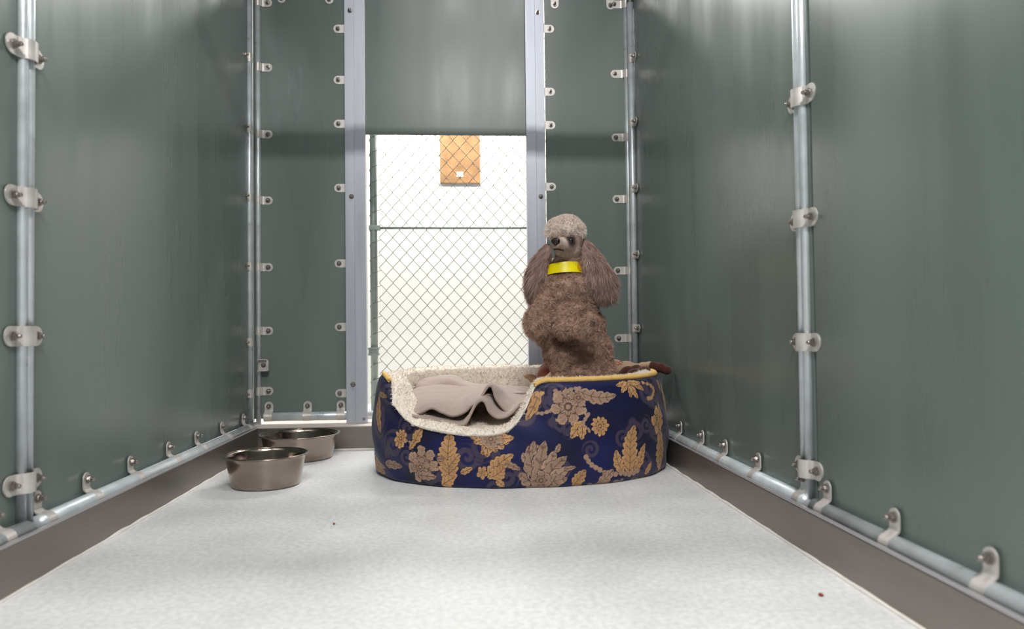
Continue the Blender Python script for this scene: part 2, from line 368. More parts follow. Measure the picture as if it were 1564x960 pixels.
for v in sl.data.vertices:
    if v.co.z < 1.26: v.co.z += noise.noise(Vector((v.co.x * 55, 2, 0))) * .0022

# overhead cross pipe just above the view (its soft shadow falls on floor and back wall)
cb = pole('round cross pipe over the top of the kennel run', -.85, 1.26, 1.905, 3.5, .026, 'pipe', name='cross_pipe')
cb.rotation_euler = (0, PI / 2, 0)

# ------------------------------------------------------------------ gate beyond the doorway
GY = 3.30
g = empty('chain_link_gate', (-.393, GY, .02)); tag(g, 'chain link mesh gate seen through the doorway behind the bed', 'gate')
gx0 = float(at(571, 400, GY)[0]); gx1 = gx0 + 1.02; zmid = zat(690, 348, GY)
org = g.location
def gt(name, pts, r, m='gatepipe', n=16):
    return tubes(name, [([tuple(Vector(p) - org) for p in pts], r)], M[m], g, n=n)
gt('gate_stile', [(gx0, GY, .02), (gx0, GY, 1), (gx0, GY, 1.95)], .0165)
gt('gate_stile', [(gx1, GY, .02), (gx1, GY, 1), (gx1, GY, 1.95)], .0165)
mr_ = gt('middle_rod', [(gx0, GY, zmid), (gx0 + .5, GY, zmid), (gx1, GY, zmid)], .0058)
gt('bottom_rod', [(gx0, GY, zat(573, 607, GY)), (gx0 + .5, GY, zat(573, 607, GY)), (gx1, GY, zat(573, 607, GY))], .005)
gt('bottom_rod', [(gx0, GY, zat(573, 617, GY)), (gx0 + .5, GY, zat(573, 617, GY)), (gx1, GY, zat(573, 617, GY))], .006)
boxes('rod_clamp', [(gx0 - .020 - org.x, gx0 + .030 - org.x, -.020, .020, zmid - .011 - org.z, zmid + .011 - org.z)], M['gatepipe'], g, bev=.004)
zc = zat(573, 535, GY)
boxes('hinge_clamp', [(gx0 - .026 - org.x, gx0 + .022 - org.x, -.022, .022, zc - .022 - org.z, zc - .012 - org.z), (gx0 - .026 - org.x, gx0 + .022 - org.x, -.022, .022, zc + .004 - org.z, zc + .014 - org.z), (gx0 - .024 - org.x, gx0 + .018 - org.x, -.019, .019, zc - .012 - org.z, zc + .004 - org.z)], M['gatepipe'], g, bev=.002)
# thin hinge-side pipe left of the stile
# woven mesh: every wire a vertical zigzag hooked into its neighbours
W2 = (float(at(784.9, 400, GY)[0]) - float(at(579, 400, GY)[0])) / 20; H2 = (zat(579, 225, GY) - zat(579, 455, GY)) / 20
xk = float(at(579, 340, GY)[0]); zk = zat(579, 225, GY)
wires = []
kz0 = int((zk - .14) / H2); kz1 = int((1.93 - zk) / H2)
for i in range(0, int((gx1 - xk) / W2)):
    P = []
    for j in range(-kz0, kz1 + 1):
        odd = (i + j) % 2
        x = xk + (i + (1 - odd) * -1 + 1) * W2 if False else xk + (i + (0 if (i + j) % 2 == 0 else 1)) * W2
        z = zk + j * H2; s = 1 if (i + j) % 2 == 0 else -1
        # small rounded knuckle
        P += [(x + s * W2 * .10, GY + .003 * s, z - H2 * .13), (x - s * W2 * .03, GY, z), (x + s * W2 * .10, GY - .003 * s, z + H2 * .13)]
    wires.append(([tuple(Vector(p) - org) for p in P], .00150))
tubes('chain_link_mesh', wires, M['wire'], g, n=6)
tie = []
for j in range(-kz0, kz1, 2):
    z = zk + j * H2; tubes('tie_wire', [([tuple(Vector(p) - org) for p in ((xk + .01, GY - .012, z + .022), (gx0, GY - .0185, z + .010), (gx0 - .0170, GY - .006, z - .002), (gx0 - .0172, GY + .006, z - .006))], .0015)], M['wire'], g, n=6)
# second pipe at far left, fixed post of the gate
pole('pale fixed gate post glimpsed between door jamb and mesh gate', gx0 - .062, GY + .12, 0, 1.95, .014)

# brown board on the far white wall
WY = 4.65
x0, x1 = float(at(672, 240, WY)[0]), float(at(733, 240, WY)[0]); zb = zat(700, 280, WY)
bd = empty('notice_board', ((x0 + x1) / 2, WY, zb)); tag(bd, 'small brown cork board on the white wall beyond the gate', 'board')
mcork = mat('mottled_cork', srgb(138, 102, 64), .8, nscale=14, namp=.30, bump=.4, bscale=120)
hw = (x1 - x0) / 2
boxes('backing', [(-hw, hw, -.014, 0, 0, .42)], mcork, bd, bev=.003)
boxes('small_tag', [(-.022, .020, -.016, -.0142, .040, .072)], M['white'], bd)

# ------------------------------------------------------------------ bowls
def bowl(label, x, y, R, h, rot=0, tilt=0):
    e = empty('steel_bowl', (x, y, 0)); tag(e, label, 'bowl')
    t = .0012; rb_ = R * .80
    prof = [(0.0001, .0035), (rb_ * .6, .0035), (rb_ * .86, .002), (rb_ * .93, 0.0), (rb_ * .985, .003), (rb_ * 1.01, .010)]
    for k in range(1, 9): prof.append((rb_ * 1.01 + (R * .93 - rb_ * 1.01) * (k / 8) ** .9, .010 + (h - .016) * k / 8))
    body = prof + [(R * .945, h - .0030), (R * .955, h - .0015)]
    body += [(R * .945, h - .001)] + [(p[0] - t * 1.6, p[1] + .0012) for p in reversed(prof[4:])] + [(rb_ * .8, .0060), (.0001, .0060)]
    lathe('bowl_body', body, M['bowl'], e, n=96)
    rim = [(R * .94, h - .0018), (R * .97, h - .0022), (R * .992, h - .0034), (R, h - .0022), (R * .996, h - .0002), (R * .97, h + .0006), (R * .945, h + .0002), (R * .936, h - .0012), (R * .94, h - .0018)]
    lathe('rolled_rim', rim, M['bowl'], e, n=96)
    e.rotation_euler = (0, tilt, 0)
    return e
pb = at(407, 750, 2.0)
bowl('smaller stainless steel bowl standing in front of the other bowl', -.588, 2.215, .123, .094)
bowl('larger stainless steel bowl in the rear left corner behind the other bowl', -.590, 2.675, .144, .090)

# kibble crumbs
for (px, py, lb) in ((1254, 910, 'reddish kibble crumb alone on the floor at the lower right'), (510, 801, 'tiny reddish crumb on the floor below the bowls')):
    d = FW + RT * (px - 782) / F - UP * (py - 480) / F; p = EYE + d * (-.45 / d[2])
    bm = bmesh.new(); bmesh.ops.create_icosphere(bm, subdivisions=2, radius=.0042 if px > 1000 else .003)
    for v in bm.verts: v.co *= 1 + .35 * noise.noise(v.co * 260); v.co.z *= .7
    me = bpy.data.meshes.new('kibble'); bm.to_mesh(me); bm.free(); me.materials.append(M['kibble']); o = link(bpy.data.objects.new('kibble', me)); o.location = (p[0], p[1], .0028); tag(o, lb, 'crumb')

# ------------------------------------------------------------------ dog bed
BX, BY, BA, BB = .196, 2.428, .480, .362
bed = empty('dog_bed', (BX, BY, 0)); tag(bed, 'oval dog bed in navy fabric with gold flowers, cream fleece lining and rope trim', 'bed')
NS = 1500
EXP = 2.15
def ell(th, off=0.0):
    c, s = np.cos(th), np.sin(th)
    k = (np.abs(c) ** EXP + np.abs(s) ** EXP) ** (-1 / EXP)
    x = (BA) * c * k; y = (BB) * s * k
    nx = np.sign(c) * (np.abs(c) * k) ** (EXP - 1) / BA; ny = np.sign(s) * (np.abs(s) * k) ** (EXP - 1) / BB; l = np.hypot(nx, ny)
    return x - off * nx / l, y - off * ny / l
def hit_bed(px, py):
    """point of the bed's outer wall met by the sight line"""
    d = FW + RT * (px - 782) / F - UP * (py - 480) / F
    t = np.linspace(1.9, 2.9, 4001) / d[1]
    X = (d[0] * t - BX) / BA; Y = (d[1] * t - BY) / BB
    g_ = np.abs(X) ** EXP + np.abs(Y) ** EXP
    i = int(np.argmax(g_ < 1)) if (g_ < 1).any() else int(np.argmin(g_))
    return math.atan2(Y[i], X[i]), float(.45 + d[2] * t[i])
TH = np.linspace(0, 2 * PI, NS, endpoint=False) + PI / 2     # starts at the back
ex, ey = ell(TH)
seg = np.hypot(np.roll(ex, -1) - ex, np.roll(ey, -1) - ey); S = np.concatenate([[0], np.cumsum(seg)[:-1]]); PER = seg.sum()
def s_of(th):
    th = (th - PI / 2) % (2 * PI); return float(np.interp(th, TH - PI / 2, S))
HF = .283
edge = [(574, 579), (581, 589), (590, 600), (600, 613), (612, 630), (628, 644), (650, 652), (680, 658), (710, 662), (740, 663), (765, 660), (780, 654), (792, 641), (803, 622), (813, 606), (822, 597)]
eh = [(lambda q: (s_of(q[0]), q[1]))(hit_bed(*p)) for p in edge]
eh.sort()
es = np.array([e[0] for e in eh]); ez = np.array([e[1] for e in eh])
print('edge', [(round(a, 3), round(b, 3)) for a, b in eh])
sA, sB = es[0], es[-1]
hb = np.where((S > sA) & (S < sB), np.interp(S, es, ez), HF + .012 * np.clip(np.sin(TH) + .3, 0, 1))
def blur(a, n):
    k = np.hanning(n); k /= k.sum(); return np.convolve(np.concatenate([a[-n:], a, a[:n]]), k, 'same')[n:-n]
hb = blur(hb, 25)
dip = np.clip((HF - hb) / .045, 0, 1); dip = blur(dip, 15)              # 1 inside the opening
top = hb + .030 * dip + .004 * (1 - dip)
T = .070
# outer cover: wall rows then shoulder rows
nz_ = 170
rows = []
for k in range(nz_ + 1):
    v = k / nz_; bul = .010 * math.sin(PI * min(1, v * 1.0)) + .012 * max(0, 1 - v / .06) * -1 * (1 - v / .06) ** 0
    z = hb * v; off = -.008 * math.sin(PI * v) + .010 * max(0, 1 - v / .05) ** 2 + (.006 * v ** 4)
    x, y = ell(TH, off); rows.append((x, y, z))
nsh = 26
for k in range(1, nsh + 1):
    a = k / nsh * PI / 2
    w = .034 * (1 - dip) + .004 * dip
    hgt = .020 * (1 - dip) + .0005 * dip
    off = .006 + w * (1 - math.cos(a)); x, y = ell(TH, off); rows.append((x, y, hb + hgt * math.sin(a) - .012 * (1 - dip) * (k / nsh) * 0))
G = np.array([np.stack(r_, 1) if isinstance(r_[2], np.ndarray) else np.stack([r_[0], r_[1], np.full(NS, r_[2])], 1) for r_ in rows])   # rows, NS, 3
# soft dents
nr = G.shape[0]
ang = TH[None, :]
dent = .0045 * np.sin(ang * 5 + 1.2 + 2 * G[..., 2] * 9) * np.sin(G[..., 2] / .3 * PI) + .002 * np.sin(ang * 17 + G[..., 2] * 60)
nxn, nyn = ell(TH, 0.); nx2, ny2 = ell(TH, .01); NX = (nxn - nx2) / .01; NY = (nyn - ny2) / .01
G[..., 0] += dent * NX; G[..., 1] += dent * NY
# --- brocade pattern, in metres along the wall (s) and up it (z)
# arc coordinate incl. shoulder: use v = z for the wall and z+ for the shoulder
Sg = np.broadcast_to(S, (nr, NS)).copy(); Zg = G[..., 2].copy()
for k in range(nsh): Zg[nz_ + 1 + k] = hb + (k + 1) / nsh * (.04 * (1 - dip) + .012 * dip)
NAVY = np.array(srgb(12, 16, 80)[:3]); NAVY2 = np.array(srgb(6, 8, 36)[:3]); PURP = np.array(srgb(62, 53, 76)[:3]); PURP2 = np.array(srgb(34, 30, 50)[:3])
GOLD = np.array(srgb(186, 142, 96)[:3]); TAN = np.array(srgb(160, 130, 110)[:3]); DK = np.array(srgb(92, 66, 56)[:3])
col = np.empty((nr, NS, 3)); 
def vn(a, b, fr, seed):
    """cheap smooth value noise on a lattice"""
    r_ = np.random.default_rng(seed).random((64, 64)); x = a * fr; y = b * fr
    xi = np.floor(x).astype(int); yi = np.floor(y).astype(int); fx = x - xi; fy = y - yi; fx = fx * fx * (3 - 2 * fx); fy = fy * fy * (3 - 2 * fy)
    g_ = lambda i, j: r_[i % 64, j % 64]
    return (g_(xi, yi) * (1 - fx) + g_(xi + 1, yi) * fx) * (1 - fy) + (g_(xi, yi + 1) * (1 - fx) + g_(xi + 1, yi + 1) * fx) * fy
n0 = vn(Sg, Zg, 11, 1)[..., None]; col[:] = NAVY2 * (1 - n0) + NAVY * n0
# tone-on-tone scrolls
wr = Random = None
for sd in range(85):
    r_ = random.Random(900 + sd); cs = r_.uniform(0, PER); cz = r_.uniform(.0, .31); R1 = r_.uniform(.026, .05); tw = r_.choice((-1, 1)); ph = r_.uniform(0, 6.28)
    ds = Sg - cs; dz = Zg - cz; rr = np.hypot(ds, dz); th = np.arctan2(dz, ds) * tw + ph
    spir = np.abs(((rr / R1 * 1.5 - (th % (2 * PI)) / (2 * PI)) % 1) - .5)
    m_ = (rr < R1) & (spir < .34)
    lobe = (np.hypot(ds - .9 * R1 * math.cos(ph), dz - .9 * R1 * math.sin(ph)) < R1 * .42)
    col[m_ | lobe] = PURP2
    m2 = ((rr < R1 * .97) & (spir < .29)) | (np.hypot(ds - .9 * R1 * math.cos(ph), dz - .9 * R1 * math.sin(ph)) < R1 * .34)
    col[m2] = PURP
motifs = []
def P2(px, py): q = hit_bed(px, py); return s_of(q[0]), q[1]
def frame(c, tip):
    (s0, z0), (s1, z1) = P2(*c), P2(*tip); L_ = math.hypot(s1 - s0, z1 - z0) + 1e-6; return s0, z0, (s1 - s0) / L_, (z1 - z0) / L_, L_
def paint(mask, c): col[mask] = c
def leaf_at(s0, z0, ux, uz, L_, w, base, lob=5, curl=.0):
    ds = Sg - s0; dz = Zg - z0; u = (ds * ux + dz * uz) / L_; v = -ds * uz + dz * ux
    v = v - curl * L_ * np.sin(np.clip(u, 0, 1) * PI)
    inside = (u > 0) & (u < 1); uc = np.clip(u, 0, 1)
    env = w * (np.sin(PI * uc ** .8) ** .7) * (.72 + .28 * np.abs(np.sin(PI * lob * (uc - np.abs(v) / L_ * .55)))) 
    m_ = inside & (np.abs(v) < env)
    col[inside & (np.abs(v) < env + .0016)] = PURP2 * .8
    col[m_] = base
    vein = m_ & (np.abs(((uc - np.abs(v) / L_ * .8) * lob) % 1 - .5) < .09) & (np.abs(v) < env * .75)
    col[vein] = base * .45 + DK * .25
    col[m_ & (np.abs(v) < .0009)] = DK
    ed = m_ & (np.abs(v) > env * .80); col[ed] = base * 1.18
def leaf(c, tip, wpx, base=GOLD, lob=5, curl=0.):
    leaf_at(*frame(c, tip), wpx * .00195, base, lob, curl)
def flower(c, Rpx, n=7, base=TAN, sy=1.0, ph=0., core=DK):
    s0, z0 = P2(*c); flower_at(s0, z0, Rpx * .00195, n, base, sy, ph, core)
def flower_at(s0, z0, R_, n, base, sy, ph, core, sx=1.):
    ds = (Sg - s0) / sx; dz = (Zg - z0) / sy; rr = np.hypot(ds, dz); th = np.arctan2(dz, ds) + ph
    pet = np.abs(np.cos(n * th / 2)); rim = R_ * (.58 + .42 * pet ** .6) * (.88 + .26 * vn(ds + 3, dz + 3, 150, 5))
    col[rr < rim + .0017] = PURP2 * .8
    m_ = rr < rim; col[m_] = base; col[m_ & (np.sin(th * n * 3 + rr * 260) > .72) & (rr > .3 * R_)] = base * .72 + DK * .12
    col[m_ & (rr > rim * .86)] = base * 1.2
    col[m_ & (pet < .16) & (rr > R_ * .22)] = DK
    inner = rr < .55 * R_ * (.65 + .35 * np.abs(np.sin(n * th / 2))); col[inner & (rr > .5 * R_ * (.6 + .35 * np.abs(np.sin(n * th / 2))))] = DK
    col[rr < R_ * .24] = core; col[rr < R_ * .13] = base
def stem(pts, wpx, base=TAN):
    Q = catmull([P2(*p) for p in pts], 10); w = wpx * .00195
    for i, q in enumerate(Q):
        ww = w * (.6 + .4 * math.sin(i * 1.3)); col[np.hypot(Sg - q[0], Zg - q[1]) < ww] = base
def fan(c, tips, wpx, base=TAN):
    for i, t in enumerate(tips): leaf(c, t, wpx, base * (1.0 + .10 * ((i % 2) * 2 - 1)), 3, .04 * (-1) ** i)
stem([(813, 627), (826, 631), (840, 627)], 3)
flower((868, 621), 29, 7, TAN, .95, .3)
flower((884, 607), 16, 5, TAN * .95, .9, 1.0)
leaf((884, 597), (942, 603), 11, TAN, 5, -.10)
stem([(848, 596), (862, 601), (872, 594), (886, 592)], 3)
fan((962, 581), [(942, 588), (950, 600), (963, 607), (973, 608), (985, 596), (982, 583)], 6, GOLD * 1.05)
stem([(985, 583), (996, 588), (1000, 596), (995, 606), (988, 608)], 3.4, GOLD)
leaf((1006, 578), (1009, 596), 4, GOLD, 3)
fan((824, 598), [(802, 620), (812, 612), (803, 642), (826, 606)], 8, GOLD)
leaf((889, 643), (871, 668), 10, GOLD, 3); leaf((889, 645), (888, 671), 7, GOLD, 3); stem([(890, 645), (896, 636), (899, 632)], 3)
stem([(888, 648), (897, 654), (899, 658)], 2)
flower((916, 650), 15, 11, GOLD, 1., 0.)
fan((824, 742), [(792, 722), (797, 690), (806, 679), (818, 676), (831, 671), (846, 686), (864, 695), (868, 712), (866, 730)], 12, TAN)
leaf((812, 690), (815, 672), 5, TAN, 3); leaf((848, 690), (854, 676), 4, TAN, 3); leaf((862, 716), (878, 712), 4, TAN, 3)
flower((826, 733), 16, 6, TAN * .9, 1., .5)
leaf((962, 724), (966, 648), 17, GOLD, 7, .05); leaf((968, 718), (984, 676), 9, GOLD, 5, -.05)
leaf((952, 722), (939, 686), 9, GOLD, 4, .08)
stem([(893, 696), (901, 708), (914, 716), (930, 724), (948, 722), (962, 724), (974, 718)], 4, TAN)
leaf((984, 724), (995, 704), 5, GOLD, 3); leaf((914, 740), (936, 716), 9, TAN, 4)
flower((1000, 640), 17, 5, GOLD, 1.3, .6); leaf((1001, 652), (1003, 612), 6, GOLD, 4)
leaf((1003, 655), (1008, 722), 14, GOLD * .9, 6); leaf((1011, 585), (1015, 640), 8, GOLD * .95, 5)
leaf((876, 743), (893, 716), 10, GOLD * .85, 4); stem([(900, 741), (925, 739), (950, 733)], 3.5, TAN * .8); stem([(1000, 726), (985, 730), (968, 732)], 3, TAN * .8)
# left half
flower((613, 669), 12, 9, GOLD, 1.25, .2); leaf((632, 676), (643, 654), 9, GOLD, 3); leaf((634, 672), (626, 686), 5, GOLD, 3); stem([(620, 672), (630, 676)], 2)
flower((646, 708), 27, 7, TAN, 1., .1); flower((644, 712), 15, 6, TAN * .9, 1., .7); leaf((640, 724), (668, 728), 7, TAN, 3)
leaf((688, 738), (686, 657), 17, GOLD * .92, 8, .03); leaf((684, 715), (703, 692), 9, GOLD * .9, 4); leaf((676, 740), (694, 728), 10, GOLD, 3)
leaf((704, 722), (723, 713), 5, GOLD, 3); leaf((668, 700), (680, 700), 4, TAN, 3)
fan((750, 668), [(716, 664), (724, 676), (736, 694), (744, 698), (758, 690), (770, 684), (778, 676), (785, 668)], 8, GOLD * .95)
flower((750, 670), 17, 8, TAN * .95, .8, .4)
leaf((746, 730), (784, 692), 12, GOLD, 5, .08); leaf((750, 728), (770, 712), 12, GOLD * .92, 4, -.1); flower((737, 721), 8, 5, GOLD * .9, 1.2, .2)
leaf((758, 733), (771, 742), 5, GOLD, 3); leaf((772, 706), (795, 716), 5, TAN, 3)
leaf((586, 660), (577, 597), 9, GOLD * .85, 4, .05); leaf((577, 600), (590, 606), 5, GOLD * .85, 3)
leaf((574, 696), (592, 714), 7, GOLD * .8, 3); leaf((592, 706), (617, 712), 7, TAN * .8, 3); leaf((590, 722), (574, 706), 6, GOLD * .8, 3)
leaf((667, 655), (678, 661), 4, TAN, 2)
# the round of the bed the photo does not show carries the same kind of motifs
s_hid = [s for s in np.arange(0, PER, .105) if s < s_of(hit_bed(573, 650)[0]) - .06 or s > s_of(hit_bed(1016, 650)[0]) + .06]
for i, s in enumerate(s_hid):
    zc_ = .09 if i % 2 else .21
    if i % 3 == 0: flower_at(s, zc_, .045, 7, TAN, 1., i, DK)
    elif i % 3 == 1: leaf_at(s, zc_ - .05, .2, .98, .11, .024, GOLD, 6)
    else: flower_at(s, zc_, .028, 11, GOLD, 1., 0, DK); leaf_at(s + .02, zc_ - .02, -.3, -.95, .07, .016, GOLD, 4)
V = G.reshape(-1, 3)
i = np.arange(nr - 1)[:, None] * NS; j = np.arange(NS)[None, :]; j2 = (j + 1) % NS
Q = np.stack([i + j, i + j2, i + NS + j2, i + NS + j], -1).reshape(-1, 4)
nmesh('brocade_cover', V, Q, M['brocade'], bed, col=col.reshape(-1, 3))
# --- fleece lining: from the shoulder over the roll, down inside, cushion
NF = 500; step = 3
thf = TH[::step]; hbf = hb[::step]; df = dip[::step]; NF = len(thf)
rowsF = []; tops = hbf + .020 * (1 - df) + .006 * df
def radd(off, z): x, y = ell(thf, off); rowsF.append(np.stack([x, y, z], 1))
radd(.036 * (1 - df) + .012 * df, tops - .010)
radd(.034 * (1 - df) + .000 * df, tops - .001 - .012 * df)
for k in range(0, 13):
    a = k / 12 * PI
    w0 = .034 * (1 - df) - .004 * df; w1 = .092
    cx_ = (w0 + w1) / 2; rx = (w1 - w0) / 2
    radd(cx_ - rx * math.cos(a), tops + (.012 - .001 * df) * math.sin(a) - .004 - .003 * df)
zc0 = .163
for k in range(1, 9):
    t = k / 8; radd(.092 + .012 * t, (tops - .004) * (1 - t) + (zc0 - .012) * t)
for k in range(1, 5):
    t = k / 4; radd(.104 + .03 * math.sin(t * PI / 2), np.full(NF, zc0 - .012 + .014 * t))
GF = np.array(rowsF)
# cushion disc by shrinking the last ring
last = GF[-1]
rings = [last * np.array([1 - k / 14, 1 - k / 14, 1]) + np.array([0, 0, .010 * math.sin(k / 14 * PI / 2)]) for k in range(1, 14)]
GF = np.concatenate([GF, np.array(rings)])
lump = np.array([[noise.noise(Vector(p * 26)) * .55 + noise.noise(Vector(p * 70)) * .45 for p in r_] for r_ in GF])
GF[2:, :, 2] += (lump[2:] * .008); GF[2:16, :, 0] += lump[2:16] * .004
VF = GF.reshape(-1, 3); nrf = GF.shape[0]
i = np.arange(nrf - 1)[:, None] * NF; j = np.arange(NF)[None, :]; j2 = (j + 1) % NF
QF = np.stack([i + j, i + j2, i + NF + j2, i + NF + j], -1).reshape(-1, 4)
cen = len(VF); VF = np.vstack([VF, [[0, 0, zc0 + .014]]]); b0 = (nrf - 1) * NF
QL = [tuple(q) for q in QF] + [(b0 + k, b0 + (k + 1) % NF, cen) for k in range(NF)]
lining = nmesh('fleece_lining', VF, QL, M['fleece'], bed)

def strand_mesh(name, P, D, L_, w, m, parent, colr, segs=3, curl=.0, grav=0., origin=None, cl=40.):
    """thin tapering tufts rooted at P growing along D"""
    n = len(P); D = D / (np.linalg.norm(D, axis=1)[:, None] + 1e-9)
    ax = np.cross(D, rng.normal(size=(n, 3))); ax /= np.linalg.norm(ax, axis=1)[:, None] + 1e-9
    c2 = np.cross(D, ax); ph = rng.random(n) * 2 * PI
    V = np.empty((n, segs + 1, 2, 3)); 
    L_ = np.broadcast_to(L_, (n,)); w = np.broadcast_to(w, (n,))
    for k in range(segs + 1):
        t = k / segs
        pos = P + D * (L_ * t)[:, None] + np.array([0, 0, -1]) * (grav * L_ * t * t)[:, None] + (ax * np.cos(ph + t * 5)[:, None] + c2 * np.sin(ph + t * 5)[:, None]) * (curl * L_ * t)[:, None]
        ww = w * (1 - .75 * t ** 1.5)
        V[:, k, 0] = pos - ax * ww[:, None] / 2; V[:, k, 1] = pos + ax * ww[:, None] / 2
    base = (np.arange(n) * (segs + 1) * 2)[:, None]; k = np.arange(segs)[None, :] * 2
    Q = np.stack([base + k, base + k + 1, base + k + 3, base + k + 2], -1).reshape(-1, 4)
    cc = None
    if colr is not None:
        cc = np.repeat(colr, (segs + 1) * 2, axis=0)
    return nmesh(name, V.reshape(-1, 3), Q, m, parent, col=cc, origin=origin)
def sample(me, n, keep=None):
    me.calc_loop_triangles(); nt = len(me.loop_triangles); tv = np.empty(nt * 3, np.int32); me.loop_triangles.foreach_get('vertices', tv); tv = tv.reshape(-1, 3)
    v = np.empty(len(me.vertices) * 3, np.float32); me.vertices.foreach_get('co', v); v = v.reshape(-1, 3).astype(float)
    A, B, D = v[tv[:, 0]], v[tv[:, 1]], v[tv[:, 2]]; cr = np.cross(B - A, D - A); ar = np.linalg.norm(cr, axis=1)
    if keep is not None: ar = ar * keep((A + B + D) / 3)
    idx = rng.choice(nt, n, p=ar / ar.sum()); u = rng.random((n, 2)); su = np.sqrt(u[:, :1])
    P = A[idx] * (1 - su) + B[idx] * su * (1 - u[:, 1:]) + D[idx] * su * u[:, 1:]
    vn_ = np.empty(len(me.vertices) * 3, np.float32); me.vertices.foreach_get('normal', vn_); vn_ = vn_.reshape(-1, 3).astype(float)
    Nn = vn_[tv[idx, 0]] + vn_[tv[idx, 1]] + vn_[tv[idx, 2]]; Nn /= np.linalg.norm(Nn, axis=1)[:, None] + 1e-9
    return P, Nn, idx
def n3(P, fr, off=0.): return np.array([noise.noise(Vector((p[0] * fr + off, p[1] * fr, p[2] * fr))) for p in P])
P, Nn, _ = sample(lining.data, 30000)
nn = Nn.copy()
flip = np.where((Nn[:, 2] < -.2), -1, 1)[:, None]
D = Nn * flip + rng.normal(size=Nn.shape) * .45 + np.stack([n3(P, 60), n3(P, 60, 9.), n3(P, 60, 17.)], 1) * 1.3
strand_mesh('fleece_pile', P - Nn * flip * .001, D, rng.uniform(.005, .011, len(P)), .0022, M['fleece'], lining, None, 2, .3, .2)
# --- twisted rope trim
def rope(name, pts, r, parent, strands=3, pitch=.020):
    Pc = catmull(pts, 24); seg_ = np.linalg.norm(np.diff(Pc, axis=0), axis=1); ll = np.concatenate([[0], np.cumsum(seg_)])
    n = int(ll[-1] / .0022); q = np.linspace(0, ll[-1], n); Pc = np.stack([np.interp(q, ll, Pc[:, k]) for k in range(3)], 1)
    T_ = np.gradient(Pc, axis=0); T_ /= np.linalg.norm(T_, axis=1)[:, None]; A = np.cross(T_, [0, 0, 1.]); A /= np.linalg.norm(A, axis=1)[:, None]; B = np.cross(T_, A)
    lst = []
    for k in range(strands):
        a = q / pitch * 2 * PI / 1.0 + k * 2 * PI / strands
        lst.append((Pc + (A * np.cos(a)[:, None] + B * np.sin(a)[:, None]) * r * .62, r * .46))
    return tubes(name, lst, M['rope'], parent, n=10)
def ropepts(ss, zoff, off):
    out = []
    for s in ss:
        th = float(np.interp(s % PER, S, TH)); h = float(np.interp(s % PER, S, hb)); dd = float(np.interp(s % PER, S, dip))
        x, y = ell(np.array([th]), off); out.append((x[0], y[0], h + zoff - .004 * dd))
    return out
sR = s_of(hit_bed(822, 600)[0]); sBk = s_of(hit_bed(1016, 600)[0])
rope('rope_trim', ropepts(np.linspace(sR - .006, sBk + .16, 24), .0235, .030), .0082, bed)
sL = s_of(hit_bed(577, 600)[0])
rope('rope_trim', ropepts(np.linspace(sL - .10, sL + .045, 8), .0225, .026), .0075, bed)

